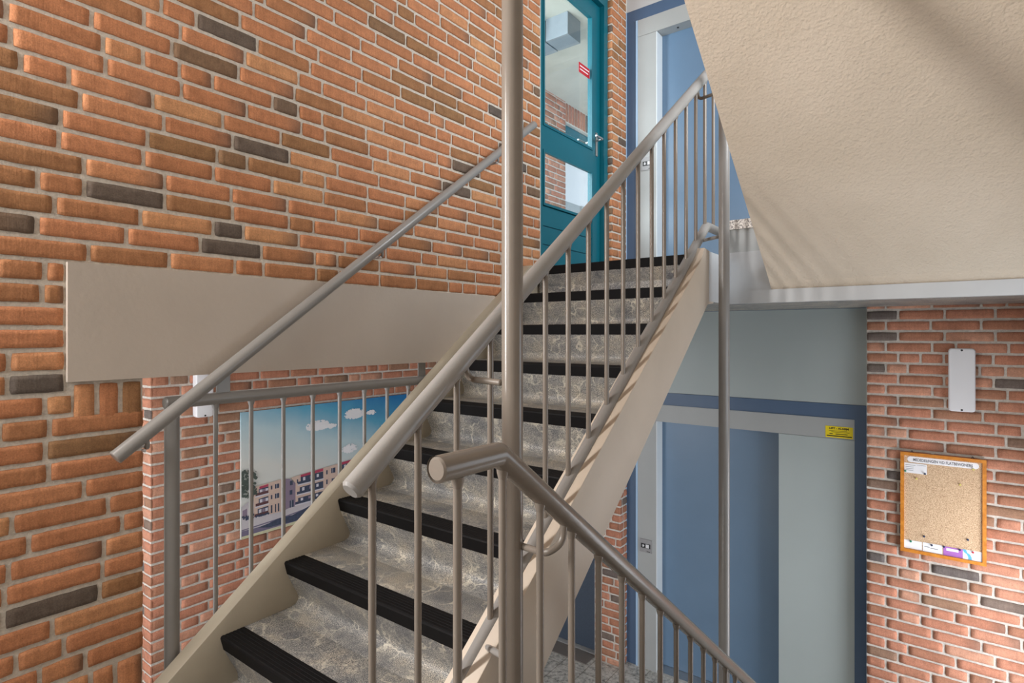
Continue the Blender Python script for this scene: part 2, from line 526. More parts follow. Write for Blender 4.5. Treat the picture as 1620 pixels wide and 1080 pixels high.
def brick_wall(name, put, intervals, z0, z1, phase, body, mats, seed, relief=0.0045, nu=8, nv=3, extra=(), header_p=0.27, quoins=(0.088, 0.148)):
    """put(u, v, depth) -> point; intervals(zmid) -> spans to be filled with bricks"""
    rng = random.Random(seed)
    bm = bmesh.new(); uvl = bm.loops.layers.uv.new('brick')
    k0 = math.floor((z0 - phase) / COURSE); k1 = math.ceil((z1 - phase) / COURSE)
    for k in range(k0, k1 + 1):
        vb, vt = phase + k * COURSE, phase + k * COURSE + BH
        if vt < z0 + 0.015 or vb > z1 - 0.015: continue
        vb = max(vb, z0 + 0.004); vt = min(vt, z1 - 0.004)
        for (a, b, free) in intervals((vb + vt) / 2):
            u = a
            first = True
            if free: u = a - rng.random() * 0.2
            while u < b - 0.02:
                if first and not free: L = quoins[k % 2]
                else: L = 0.094 if rng.random() < header_p else 0.200 + rng.random() * 0.010
                first = False
                e = u + L
                if b - e < 0.045: e = b
                s = max(u, a)
                if min(e, b) - s > 0.02:
                    one_brick(bm, uvl, put, s, min(e, b), vb, vt, rng, relief, max(2, round(nu * (e - s) / 0.2)), nv)
                u = e + JOINT
    for (ua, ub, va, vb_) in extra:
        one_brick(bm, uvl, put, ua, ub, va, vb_, rng, relief, 3, 5)
    for bx in body:
        box(bm, *bx, mat=1)
    return link(name, bm, list(mats))


# ================================================================== SETTING
XL = -1.999          # mortar plane of the left wall (brick faces at about -1.993)
YB = 4.026           # mortar plane of the front wall beside the lift
YLIFT = 4.136        # face of the lift frames
ZF = -2.58           # lower floor
ZH = -1.18           # half landing, where the camera stands
ZU = 0.392           # upper landing
STORY = 2.97
ZC = 3.30            # ceiling of the upper floor

# left wall -----------------------------------------------------------
DY0, DY1, DZ1 = 2.925, 3.899, 2.52      # teal door opening


def iv_left(z):
    out = []
    if z > 0.205:
        if ZU - 0.01 < z < DZ1:
            out = [(-1.3, DY0, True), (DY1, 4.12, False)]
        else:
            out = [(-1.3, 4.12, True)]
    elif z > -0.14:
        out = [(-1.3, 0.527, True)]
    elif z > -0.262:
        out = [(-1.3, 0.545, True)]
    elif z > -0.99:
        out = [(-1.3, 0.729, True)]
    elif z > -1.10:
        out = [(-1.3, 0.46, True)]
    else:
        out = [(-1.3, 0.729, True)]
    if -0.35 < z < 1.35:
        out = [(-1.3, -0.47, True)] + [((-0.23,) + o[1:]) if o[0] == -1.3 else o for o in out]
    return out


sold = [(0.553, 0.601, -0.262, -0.148), (0.615, 0.661, -0.262, -0.148), (0.675, 0.723, -0.262, -0.148),
        (0.474, 0.523, -1.10, -0.995), (0.537, 0.585, -1.10, -0.995), (0.600, 0.648, -1.10, -0.995), (0.662, 0.725, -1.10, -0.995)]
wl = brick_wall('wall_left', lambda u, v, d: (XL + d, u, v), iv_left, ZH, ZC, 0.2115,
                [(-2.13, XL, -1.3, -0.47, 0.2, ZC), (-2.13, XL, -0.23, DY0 + 0.012, 0.2, ZC), (-2.13, XL, -0.47, -0.23, 1.35, ZC), (-2.13, XL, DY1 - 0.012, 4.15, 0.2, ZC), (-2.13, XL, DY0 + 0.012, DY1 - 0.012, DZ1, ZC),
                 (-2.13, XL, DY0 + 0.012, DY1 - 0.012, 0.2, ZU),
                 (-2.13, XL, -1.3, -0.47, -0.14, 0.2), (-2.13, XL, -0.23, 0.534, -0.14, 0.2), (-2.13, XL, -1.3, 0.729, ZF, -0.35), (-2.13, XL, -1.3, -0.47, -0.35, -0.14), (-2.13, XL, -0.23, 0.729, -0.35, -0.14)],
                BR_L, 11, relief=0.0045, nu=12, nv=4, extra=sold, header_p=0.2)
tag(wl, kind='structure')

# brick reveal of the door opening (faces the camera)
wr = brick_wall('trim_1', lambda u, v, d: (u, DY1 - 0.012 - d, v), lambda z: [(-2.10, -1.9945, False)], ZU, DZ1, 0.2115,
                [], BR_L, 5, relief=0.006, nu=8, quoins=(0.105, 0.105))
tag(wr, kind='structure')

# concrete lintel beam in the left wall
bm = boxes((-2.16, -1.980, 0.533, 4.02, -0.138, 0.2035))
bevel_all(bm, 0.009, 3)
tag(link('trim_2', bm, M['concrete_paint'], smooth=35), kind='structure')

# front wall with the notice board (right of the lift) ----------------
wf = brick_wall('wall_front', lambda u, v, d: (u, YB - d, v), lambda z: [(-0.371, 0.52, False)], ZF, 0.19, 0.146,
                [(-0.374, 0.52, YB, YB + 0.22, ZF, 0.2)], BR_R, 23, relief=0.005, nu=8, header_p=0.2)
tag(wf, kind='structure')
tag(link('wall_front_upper', boxes((-0.374, 0.52, YB, YB + 0.22, ZU, ZC)), M['plaster']), kind='structure').name = 'wall_front_2'
# pier left of the lift on the lower floor
bm_ = brick_wall('wall_pier', lambda u, v, d: (u, YB - d, v), lambda z: [(-2.215, -1.992, True)], ZF, 0.16, -1.333,
                 [(-2.22, -2.0, YB, YB + 0.2, ZF, 0.16)], BR_R, 31, relief=0.0045, header_p=0.5)
tag(bm_, kind='structure').name = 'wall_front_3'
bm_ = brick_wall('wall_pier_side', lambda u, v, d: (-1.998 + d, u, v), lambda z: [(YB - 0.005, YB + 0.11, True)], ZF, 0.16, -1.333,
                 [(-2.0, -1.998, YB, YB + 0.11, ZF, 0.16)], BR_R, 33, relief=0.004, header_p=1.0)
tag(bm_, kind='structure').name = 'wall_front_4'
tag(link('wall_front_5', boxes((-3.75, -3.02, YB, YB + 0.2, ZF, 0.16), (-3.02, -2.22, YB, YB + 0.2, -0.5, 0.16)), M['plaster']), kind='structure')

# side wall behind the guard railing (holds the poster)
XS, YS = -3.556, 1.339
ws = brick_wall('wall_side', lambda u, v, d: (XS + d, u, v), lambda z: [(YS + 0.001, 4.02, False)], ZF, 0.16, -0.294,
                [(XS - 0.2, XS, YS, 4.03, ZF, 0.16)], BR_R, 41, relief=0.0045, nu=8)
tag(ws, kind='structure')
ws2 = brick_wall('wall_side_return', lambda u, v, d: (-3.5505 - u, YS - d, v), lambda z: [(0.0, 0.7, False)], ZF, 0.16, -0.294,
                 [(-4.3, XS - 0.2, YS, YS + 0.2, ZF, 0.16)], BR_R, 43, relief=0.0045, nu=8, quoins=(0.148, 0.088))
tag(ws2, kind='structure').name = 'wall_side_2'

# remaining shell (behind, beside and above the camera) with window openings, some cut for the added lamps
tag(link('wall_right', boxes((0.5, 0.56, -1.3, 1.9, ZF, ZC), (0.5, 0.56, 1.9, 2.2, ZF, -0.7), (0.5, 0.56, 1.9, 2.2, 0.1, ZC), (0.5, 0.56, 2.2, 3.3, -0.88, -0.7), (0.5, 0.56, 3.1, 3.3, -0.7, 0.1), (0.5, 0.56, 2.2, 3.3, 0.1, 1.25), (0.5, 0.56, 2.2, 3.3, 2.65, ZC), (0.5, 0.56, 3.3, 4.2, -0.88, ZC),
                             (0.5, 0.56, 2.2, 3.05, ZF, -0.88), (0.5, 0.56, 3.05, 3.88, ZF, -2.42), (0.5, 0.56, 3.88, 4.2, ZF, -0.88)), M['brick_plain']), kind='structure')
tag(link('wall_back', boxes((-2.1, -1.65, -1.36, -1.3, ZF, ZC), (-0.95, 0.56, -1.36, -1.3, -1.4, ZC), (-1.65, -0.95, -1.36, -1.3, -1.4, 0.1), (-1.65, -0.95, -1.36, -1.3, 1.5, ZC)), M['brick_plain']), kind='structure')
tag(link('wall_side_3', boxes((-4.36, -4.3, -0.6, 1.4, ZF, 0.4), (-4.3, -3.55, -0.66, -0.6, ZF, 0.4), (-2.25, -2.13, -0.66, -0.6, ZF, 0.4)), M['plaster']), kind='structure')
tag(link('ceiling', boxes((-2.13, 0.56, -1.36, 4.5, ZC, ZC + 0.2)), M['plaster']), kind='structure')
tag(link('ceiling_2', boxes((-4.36, -2.16, -0.6, 4.25, 0.17, 0.385)), M['plaster']), kind='structure')
tag(link('floor', boxes((-4.4, 0.56, -1.36, 4.5, ZF - 0.15, ZF)), M['tiles']), kind='structure')
# half landing (camera stands on it) and its side branch behind the guard railing
tag(link('floor_2', boxes((-1.998, 0.5, -1.3, 0.70, ZH - 0.2, ZH)), M['lino']), kind='structure')
# edge beam that carries the guard railing
tag(link('trim_7', boxes((-2.13, -1.999, 0.729, 2.0, ZH - 0.25, ZH)), M['concrete_paint']), kind='structure')
# half landing above the camera
tag(link('floor_3', boxes((-1.99, 0.5, -1.3, 0.62, 1.80, 1.96)), M['stucco']), kind='structure')
# upper landing
tag(link('floor_4', boxes((-1.992, 0.5, 3.12, 4.13, 0.16, ZU), (-1.992, -0.93, 2.82, 3.12, 0.16, ZU)), M['lino']), kind='structure')
# edge of the upper landing: face board and its lower flange
bm = boxes((-0.93, 0.5, 3.098, 3.12, 0.222, 0.425))
tag(link('trim_3', bm, M['fascia']), kind='structure')
bm = boxes((-0.93, 0.5, 3.088, 3.14, 0.157, 0.222)); bevel_all(bm, 0.004)
tag(link('trim_4', bm, M['fascia']), kind='structure')
tag(link('trim_5', boxes((-0.93, -0.915, 2.80, 3.098, 0.157, 0.40)), M['fascia']), kind='structure')
# well kerb with speckled capping
bm = boxes((-0.93, -0.55, 3.104, 3.13, 0.425, 0.546))
kb = link('trim_6', bm, M['portal_grey']); tag(kb, kind='structure')
bm = boxes((-0.93, -0.55, 3.098, 3.16, 0.547, 0.596)); bevel_all(bm, 0.004)
link('capping', bm, M['speckle'], kb)


# ------------------------------------------------------------------ lift entrances
def lift(name, dz, label, arrow_up):
    t = thing(name, (-1.19, YLIFT, ZF + dz), label, 'lift door', kind='thing')
    Y = YLIFT

    def pt(nm, bm, m, bev=0.0, smooth=None):
        if bev: bevel_all(bm, bev)
        return link(nm, bm, m, t, smooth)
    zt = -0.447 + dz; zb = ZF + dz
    pt('backing_panel', boxes((-2.02, -0.376, Y + 0.13, Y + 0.2, zb, zt + 0.62)), M['frame_blue'])
    pt('frame_edge', boxes((-2.016, -1.996, Y - 0.006, Y + 0.12, zb, zt)), M['edge_blue'])
    fr = bmesh.new()
    box(fr, -1.996, -1.917, Y + 0.004, Y + 0.12, zb, zt)
    box(fr, -0.449, -0.376, Y + 0.004, Y + 0.12, zb, zt)
    box(fr, -1.917, -0.449, Y + 0.004, Y + 0.12, -0.5385 + dz, zt)
    pt('frame', fr, M['frame_blue'])
    pt('frame_bead', boxes((-1.917, -1.903, Y - 0.004, Y + 0.05, zb, -0.5385 + dz)), M['edge_blue'])
    po = bmesh.new()
    box(po, -1.903, -1.752, Y, Y + 0.11, zb, -0.669 + dz)
    box(po, -1.903, -0.449, Y, Y + 0.11, -0.6665 + dz, -0.5385 + dz)
    pt('portal', po, M['portal_grey'])
    pt('portal_edge', boxes((-1.752, -1.746, Y + 0.001, Y + 0.109, zb, -0.669 + dz)), M['portal_edge'])
    pt('side_panel', boxes((-0.887, -0.449, Y + 0.002, Y + 0.11, zb, -0.669 + dz)), M['panel_grey'])
    pt('door_panel', boxes((-1.746, -0.887, Y + 0.105, Y + 0.125, zb + 0.02, -0.667 + dz)), M['lift_blue'])
    pt('sill', boxes((-1.746, -0.887, Y + 0.0, Y + 0.125, zb, zb + 0.018)), M['steel'])
    if dz == 0:
        pt('top_panel', boxes((-2.016, -0.376, Y + 0.006, Y + 0.12, zt + 0.002, 0.158)), M['panel_grey'])
    else:
        pt('top_panel', boxes((-2.016, -0.376, Y + 0.006, Y + 0.12, zt + 0.002, ZC)), M['fascia'])
        b2 = bmesh.new(); lathe(b2, [(0.008, 0), (0.008, 0.004)], (-1.60, Y + 0.05, -0.667 + dz), (0, 0, -1))
        pt('contact_hole', b2, M['black'])
    return t


lift('lift_entrance', 0.0, 'blue and grey lift doors with yellow alarm notice on lower floor', True)
lift('lift_entrance', STORY, 'blue and grey lift doors on upper landing beside teal door', False)


def call_panel(z, x0, x1, up, label):
    h = 0.10; Y = YLIFT
    t = thing('lift_call_panel', ((x0 + x1) / 2, Y, z - h / 2), label, 'call panel')
    b = boxes((x0, x1, Y - 0.006, Y - 0.0005, z - h / 2, z + h / 2)); bevel_all(b, 0.0015)
    link('plate', b, M['panel_steel'], t)
    cx = (x0 + x1) / 2
    link('display', boxes((x0 + 0.012, x1 - 0.010, Y - 0.0085, Y - 0.006, z - 0.017, z + 0.017)), M['black'], t)
    a = bmesh.new(); s = 1 if up else -1
    ax = x0 + 0.030
    prism(a, [(ax - 0.011, z), (ax + 0.011, z), (ax, z + s * 0.011)], Y - 0.0092, Y - 0.0085, 'y')
    box(a, ax - 0.004, ax + 0.004, Y - 0.0092, Y - 0.0085, min(z, z - s * 0.01), max(z, z - s * 0.01))
    link('arrow', a, M['white_plastic'], t)
    b = boxes((x0 + 0.052, x0 + 0.078, Y - 0.0115, Y - 0.0085, z - 0.013, z + 0.013)); bevel_all(b, 0.001)
    link('button', b, M['white_plastic'], t)
    link('marking', boxes((x0 + 0.058, x0 + 0.086, Y - 0.0063, Y - 0.006, z - h / 2 + 0.006, z - h / 2 + 0.011)), M['black'], t)
    return t


call_panel(-1.633, -1.884, -1.786, True, 'steel call panel with up arrow beside the lower lift doors')
call_panel(1.307, -1.870, -1.790, False, 'steel call panel with down arrow beside the upper lift doors')

# yellow alarm notice
al = thing('alarm_notice', (-0.533, YLIFT, -0.66), 'yellow rectangular lift alarm notice on grey lift header', 'sign')
link('backing', boxes((-0.609, -0.4567, YLIFT - 0.0025, YLIFT - 0.0003, -0.6605, -0.5885)), M['yellow'], al)
text_obj('lettering', 'LIFT - ALARM', 0.017, M['print_black'], (-0.5335, YLIFT - 0.003, -0.602), (1, 0, 0), (0, 0, 1), al, width=0.108, align='CENTER', bold=0.0007)
b = bmesh.new()
for (xa, xb, zz, hh) in ((-0.590, -0.488, -0.6165, 0.002), (-0.575, -0.476, -0.6245, 0.002), (-0.586, -0.568, -0.6365, 0.004), (-0.552, -0.486, -0.6365, 0.004)):
    box(b, xa, xb, YLIFT - 0.0034, YLIFT - 0.0024, zz - hh / 2, zz + hh / 2)
box(b, -0.602, -0.462, YLIFT - 0.0034, YLIFT - 0.0024, -0.6525, -0.6465)
link('small_print', b, M['print_black'], al)


# ------------------------------------------------------------------ teal door and what lies behind it
dr = thing('door_1', (-2.05, 3.41, ZU), 'teal half-glazed door with two panes in brick opening on upper landing', 'door', kind='structure')
fr = bmesh.new()
box(fr, -2.10, -2.030, DY0 + 0.010, DY0 + 0.055, ZU, DZ1)
box(fr, -2.10, -2.030, 3.829, DY1 - 0.010, ZU, DZ1)
box(fr, -2.10, -2.030, DY0 + 0.055, 3.829, DZ1 - 0.07, DZ1)
bevel_all(fr, 0.003); link('frame', fr, M['teal'], dr)
XD = -2.066
lf = bmesh.new()
Y0, Y1 = DY0 + 0.058, 3.822
za, zb_, zc, zd, ze = 0.83, 1.19, 1.345, 2.33, DZ1 - 0.075
gl0, gl1 = 3.062, 3.712
box(lf, XD - 0.04, XD, Y0, gl0, ZU + 0.01, ze)
box(lf, XD - 0.04, XD, gl1, Y1, ZU + 0.01, ze)
box(lf, XD - 0.04, XD, gl0, gl1, ZU + 0.01, ZU + 0.03)
box(lf, XD - 0.04, XD, gl0, gl1, zb_, zc)
box(lf, XD - 0.04, XD, gl0, gl1, zd, ze)
bevel_all(lf, 0.003); link('leaf', lf, M['teal'], dr)
pb = bmesh.new()
for i, (a, b_) in enumerate(((0.425, 0.575), (0.580, 0.695), (0.700, 0.828))):
    box(pb, XD - 0.03, XD - 0.006, gl0, gl1, a, b_, bev=0.003)
link('board_panel', pb, M['teal'], dr)
gv = bmesh.new(); box(gv, XD - 0.032, XD - 0.012, gl0, gl1, 0.42, 0.83)
link('groove_backing', gv, M['teal_dark'], dr)
for (a, b_) in ((za, zb_), (zc, zd)):
    gb = bmesh.new()
    box(gb, XD - 0.012, XD + 0.006, gl0, gl0 + 0.016, a, b_); box(gb, XD - 0.012, XD + 0.006, gl1 - 0.016, gl1, a, b_)
    box(gb, XD - 0.012, XD + 0.006, gl0 + 0.016, gl1 - 0.016, a, a + 0.016); box(gb, XD - 0.012, XD + 0.006, gl0 + 0.016, gl1 - 0.016, b_ - 0.016, b_)
    g_ = link('glazing_bead', gb, M['teal'], dr)
    link('pane', boxes((XD - 0.022, XD - 0.016, gl0 + 0.002, gl1 - 0.002, a + 0.002, b_ - 0.002)), M['glass'], g_)
hd = bmesh.new(); box(hd, XD, XD + 0.008, 3.752, 3.782, 1.315, 1.49, bev=0.003)
hp = link('handle_plate', hd, M['steel'], dr)
b = bmesh.new(); tube(b, round_path([(XD + 0.004, 3.768, 1.432), (XD + 0.055, 3.768, 1.432), (XD + 0.055, 3.665, 1.432)], 0.015), 0.009, 12)
bmesh.ops.recalc_face_normals(b, faces=b.faces)
link('handle', b, M['steel'], hp, 40)
b = bmesh.new(); tube(b, round_path([(XD - 0.044, 3.768, 1.432), (XD - 0.095, 3.768, 1.432), (XD - 0.095, 3.665, 1.432)], 0.015), 0.009, 12)
bmesh.ops.recalc_face_normals(b, faces=b.faces)
link('outside_handle', b, M['steel'], hp, 40)

st = thing('door_sticker', (XD - 0.015, 3.60, 1.86), 'small red sticker with white lines on teal door glass', 'sticker')
b = boxes((XD - 0.0155, XD - 0.0143, 3.542, 3.695, 1.868, 1.940)); link('backing', b, M['red'], st)
b = boxes((XD - 0.0143, XD - 0.0138, 3.556, 3.688, 1.914, 1.922), (XD - 0.0143, XD - 0.0138, 3.556, 3.675, 1.890, 1.898)); link('white_line', b, M['paper'], st)

# outside gallery
XG = -3.306
wg = brick_wall('wall_gallery', lambda u, v, d: (XG + d, u, v), lambda z: [(4.2, 5.335, False)] + ([(5.335, 7.6, True)] if z > 2.55 or z < 0.5 else []), ZU, 2.56, 0.2115,
                [(XG - 0.2, XG, 4.2, 5.34, ZU, 2.56), (XG - 0.2, XG, 5.34, 7.6, 2.31, 2.56), (XG - 0.2, XG, 5.34, 7.6, ZU, 0.5)], BR_R, 51, relief=0.0045, nu=4, nv=2,
                extra=[(5.343 + i * 0.0625, 5.343 + i * 0.0625 + 0.0505, 2.325, 2.52) for i in range(30)])
tag(wg, kind='structure').name = 'wall_outside'
tag(link('ceiling_3', boxes((-6.0, -2.14, 2.6, 8.0, 2.53, 2.75)), M['ext_concrete']), kind='structure')
tag(link('floor_5', boxes((-6.0, -2.14, 0.0, 8.0, ZU - 0.16, ZU - 0.004)), M['ext_concrete']), kind='structure')
wo = thing('window_1', (XG - 0.1, 6.4, 0.5), 'white framed window under soldier course seen through teal door', 'window', kind='structure')
link('head', boxes((XG - 0.12, XG - 0.04, 5.345, 7.5, 2.22, 2.305)), M['teal'], wo)
link('infill_panel', boxes((XG - 0.14, XG - 0.08, 5.345, 7.5, 0.5, 2.22)), M['paper'], wo)
link('blind', boxes((XG - 0.079, XG - 0.07, 5.36, 6.0, 1.25, 1.48)), M['blind'], wo)
link('post', boxes((XG - 0.079, XG - 0.05, 5.78, 5.90, 0.5, 1.48)), M['blind'], wo)
b = boxes((-2.562, -2.357, 3.84, 4.035, 2.352, 2.529)); bevel_all(b, 0.004)
vb = link('vent_box', b, M['grey_box']); tag(vb, 'grey square vent box under concrete ceiling seen through door glass', 'vent box')
b = boxes((-3.1, -2.575, 3.6, 4.04, 2.352, 2.529)); bevel_all(b, 0.004)
tag(link('vent_box', b, M['grey_box']), 'wider grey box further back left under concrete ceiling behind door glass', 'vent box')

# charcoal door on the lower floor
dd = thing('door_2', (-2.62, 4.10, ZF), 'charcoal flush door left of brick pier on lower floor', 'door', kind='structure')
link('leaf', boxes((-3.0, -2.235, 4.105, 4.145, ZF + 0.012, -0.51)), M['dark_door'], dd)
link('frame', boxes((-3.02, -3.0, 4.09, 4.17, ZF, -0.5), (-2.235, -2.221, 4.09, 4.17, ZF, -0.5)), M['black'], dd)
link('threshold', boxes((-3.0, -2.235, 4.06, 4.15, ZF, ZF + 0.010)), M['portal_grey'], dd)
b = boxes((-2.95, -2.23, 3.90, 4.05, ZF, ZF + 0.008))
tag(link('patch', b, M['patch_grey']), 'thin grey doormat before the charcoal door', 'patch')  # thin grey slab where the floor is darker before the door

# ------------------------------------------------------------------ stairs
RISE, GO = 0.1747, 0.2308
SLOPE = 0.757


def arc(cx, cz, r, a0, a1, n):
    return [(cx + r * math.cos(R(a0 + (a1 - a0) * i / n)), cz + r * math.sin(R(a0 + (a1 - a0) * i / n))) for i in range(n + 1)]


def step_profile(y, z, sg, last=False, first=False):
    """lino surface of one step: riser below the nosing of this step and tread behind it (sg +1 rises towards +y)"""
    pts = [(0.030, -0.006), (0.012, -0.047), (0.019, -0.062), (0.036, -0.100), (0.052, -0.130), (0.059, -0.148), (0.056, -0.160), (0.046, -0.169), (0.030, -0.1735), (-0.02, -0.1747)]
    if first: pts = pts[:6] + [(0.06, -0.1747)]
    back = [(GO + 0.07, -0.03 if last else -0.025)]
    low = [(GO + 0.07, -0.05), (0.10, -0.20), (-0.02, -0.205)] if not first else [(GO + 0.07, -0.05), (0.09, -0.1747)]
    poly = [(GO - 0.01, 0.0)] if not last else [(0.09, 0.0)]
    poly += [(0.030, 0.0)] + pts[1:]
    poly += list(reversed(low)) if not last else [(-0.02, -0.205), (0.09, -0.2)]
    return [(y + sg * a, z + b) for a, b in poly]


def nosing_profile(y, z, sg):
    p = [(0.081, 0.001), (0.081, -0.0135)]
    p += [(0.030, -0.0135), (0.026, -0.047), (0.0105, -0.0475), (0.0, -0.006), (0.002, -0.001), (0.006, 0.0012)]
    for g in range(5):
        c = 0.0155 + g * 0.0125
        p += [(c - 0.003, 0.0012), (c - 0.0015, 0.0002), (c + 0.0015, 0.0002), (c + 0.003, 0.0012)]
    return [(y + sg * a, z + b) for a, b in p]


def staircase(name, label, xs_l, xs_r, xi0, xi1, noses, sg, strings, loc):
    t = thing(name, loc, label, 'staircase')
    for nm, poly, xa, xb, mt in strings:
        bm = bmesh.new(); prism(bm, poly, xa, xb, 'x'); bevel_all(bm, 0.004, 2, 20)
        link(nm, bm, mt, t, 35)
    for i, (y, z) in enumerate(noses):
        bm = bmesh.new()
        prism(bm, step_profile(y, z, sg, last=(i == len(noses) - 1), first=(i == 0)), xi0, xi1, 'x')
        s = link('step', bm, M['lino'], t, 40)
        bm = bmesh.new()
        prism(bm, nosing_profile(y, z, sg), xi0 + 0.003, xi1 - 0.003, 'x')
        link('nosing', bm, M['black_rubber'], s)
    return t


# flight rising from the half landing to the upper landing
top = lambda y: -0.7314 + SLOPE * (y - 1.231)
bot = lambda y: -0.958 + 0.7703 * (y - 1.3612)
yend = 2.74
L_poly = [(0.70, ZH), (0.70, top(0.70)), (2.725, 0.398), (2.79, 0.398), (2.79, bot(2.79)), (1.085, ZH + 0.0)]
R_poly = [(0.70, ZH), (0.70, top(0.70)), (2.69, top(2.69) - 0.025), (2.74, 0.412), (2.88, 0.396), (2.875, 0.15), (2.7874, 0.1405), (1.085, ZH)]
ups = [(0.930 + k * GO, -1.0055 + k * RISE) for k in range(0, 9)]
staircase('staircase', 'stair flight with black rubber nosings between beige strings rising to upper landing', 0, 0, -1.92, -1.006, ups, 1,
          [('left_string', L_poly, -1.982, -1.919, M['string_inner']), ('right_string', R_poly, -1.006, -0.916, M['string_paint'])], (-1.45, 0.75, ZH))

# flight going down from the half landing to the lower floor
dtop = lambda y: -1.06 - SLOPE * (y - 0.93)
dns = [(0.93 + k * GO + GO, ZH - k * RISE - RISE) for k in range(0, 7)]
dpoly = [(0.78, ZH - 0.19), (0.78, ZH + 0.04), (0.86, dtop(0.86)), (2.93, dtop(2.93)), (2.93, ZF), (2.55, ZF), (1.0, ZH - 0.28)]
bm_list = [(y, z) for (y, z) in reversed(dns)]
staircase('staircase', 'stair flight going down from half landing below the front railing', 0, 0, -0.704, 0.40, bm_list, -1,
          [('left_string', dpoly, -0.764, -0.70, M['string_paint']), ('right_string', dpoly, 0.40, 0.46, M['string_paint'])], (-0.15, 2.9, ZF))
tag(link('floor_6', boxes((-0.764, 0.5, 0.70, 0.93, ZH - 0.2, ZH)), M['lino']), kind='structure')

# flight above the camera: rough plastered underside rising from the upper landing
us = lambda y: 0.2318 + 0.735 * (3.1 - y)
pts = [(3.097, 0.224), (3.04, us(3.04)), (0.64, us(0.64)), (0.60, 1.80), (0.60, 1.96)]
yy, zz = 0.60 + 0.30, 1.96
saw = []
k = 0
y_first = 2.95
while True:
    yk = y_first - k * GO; zk = ZU + (k + 1) * RISE
    if zk > 1.97 or yk < 0.7: break
    saw.append((yk, zk - RISE)); saw.append((yk, zk)); k += 1
pts = [(3.097, 0.224), (3.06, us(3.06)), (0.622, us(0.622)), (0.622, 1.96)] + [p for p in reversed(saw)] + [(3.097, 0.392)]
uf = thing('staircase', (-0.15, 3.0, ZU), 'upper stair flight seen from below with rough beige plastered underside', 'staircase')
bm = bmesh.new(); prism(bm, pts, -0.70, 0.42, 'x')
link('slab', bm, M['stucco'], uf)


# ------------------------------------------------------------------ railings
def flare(bm, p, r0, r1, h):
    lathe(bm, [(r0, 0), (r0 * 0.75 + r1 * 0.25, h * 0.45), (r1, h)], p, (0, 0, -1), 12)


def weld_baluster(x, y, z0, z1, mat, parent, r=0.0085):
    bm = bmesh.new()
    tube(bm, [(x, y, z0), (x, y, z1)], r, 14, 0)
    flare(bm, (x, y, z1), 0.013, r, 0.022)
    return link('baluster', bm, mat, parent, 40)


# balustrade of the rising flight
XR = -0.972
hz = lambda y: -0.3081 + 0.749 * (y - 0.7559)
tz = lambda y: -0.8785 + 0.767 * (y - 1.0691)
rl = thing('stair_railing', (XR, 0.8, ZH), 'taupe balustrade on the right string of the rising flight, sloping up to the upper landing', 'railing')
tube_obj('handrail', round_path([(XR, 0.735, hz(0.735)), (XR, 2.97, hz(2.97)), (XR, 3.25, hz(2.97) + 0.005)], 0.04), 0.0245, M['rail_grey'], rl, 28, 0.006)
tube_obj('lower_rail', round_path([(XR, 0.72, tz(0.72)), (XR, 2.93, tz(2.93)), (XR, 3.25, tz(2.93))], 0.02), 0.0225, M['rail_grey'], rl, 24)
for i in range(19):
    y = 0.7921 + 0.1324 * i
    zt_ = hz(min(y, 2.97)) - 0.018; zb2 = tz(min(y, 2.93)) + 0.015
    weld_baluster(XR, y, zb2, zt_, M['rail'], rl)
XP = -0.84
tube_obj('bracket', round_path([(XR, 1.085, hz(1.085) - 0.015), (XR, 1.102, hz(1.085) - 0.055), (XP - 0.02, 1.095, hz(1.085) - 0.058)], 0.03, 8), 0.008, M['rail'], rl, 12)
tube_obj('bracket', [(XR + 0.015, 1.150, tz(1.150)), (XP - 0.02, 1.10, tz(1.150) + 0.03)], 0.0085, M['rail_grey'], rl, 12)
tube_obj('bracket', round_path([(XR, 2.80, hz(2.80) - 0.015), (XR, 2.815, hz(2.80) - 0.065), (XP - 0.02, 2.80, hz(2.80) - 0.06)], 0.03, 8), 0.008, M['rail'], rl, 12)
tube_obj('bracket', [(XR + 0.01, 2.83, tz(2.83) - 0.012), (XP - 0.02, 2.80, tz(2.83) - 0.005)], 0.0085, M['rail_grey'], rl, 12)
# feet that carry the lower rail on the string
for y in (1.0, 1.65, 2.3):
    b = bmesh.new(); tube(b, [(XR + 0.012, y, top(y) - 0.03), (XR + 0.005, y, tz(y))], 0.009, 10, 0)
    link('foot', b, M['rail_grey'], rl, 40)

# balustrade of the descending flight (nearest the camera)
XQ = -0.71
qz = lambda y: -0.2426 - 0.7345 * (y - 0.8928) if y > 0.8928 else -0.2426
rd = thing('stair_railing', (XQ, 0.8, ZH), 'taupe balustrade with flat level end in the foreground, sloping down to the right', 'railing')
tube_obj('handrail', [(XQ, 0.7186, -0.2385)] + round_path([(XQ, 0.72, -0.2385), (XQ, 0.893, -0.2405), (XQ, 2.98, qz(2.98))], 0.008, 3), 0.0245, M['rail'], rd, 28, 0.006)
tube_obj('lower_rail', [(XQ, 0.74, -1.09), (XQ, 0.9, -1.09), (XQ, 2.98, qz(2.98) - 0.83)], 0.0225, M['rail'], rd, 20)
for i in range(16):
    y = 0.774 + 0.1335 * i
    zl = qz(y) - 0.83 if y > 0.9 else -1.09
    weld_baluster(XQ, y, max(zl, -2.55), qz(y) - 0.018, M['rail'], rd)
tube_obj('bracket', round_path([(XQ, 1.140, qz(1.140) - 0.015), (XQ, 1.135, qz(1.140) - 0.062), (XQ - 0.02, 1.10, qz(1.140) - 0.083), (XP + 0.02, 1.125, -0.517)], 0.03, 8), 0.0085, M['rail'], rd, 12)
tube_obj('bracket', [(XQ - 0.01, 1.14, qz(1.14) - 0.83), (XP + 0.02, 1.115, qz(1.14) - 0.80)], 0.0085, M['rail'], rd, 12)
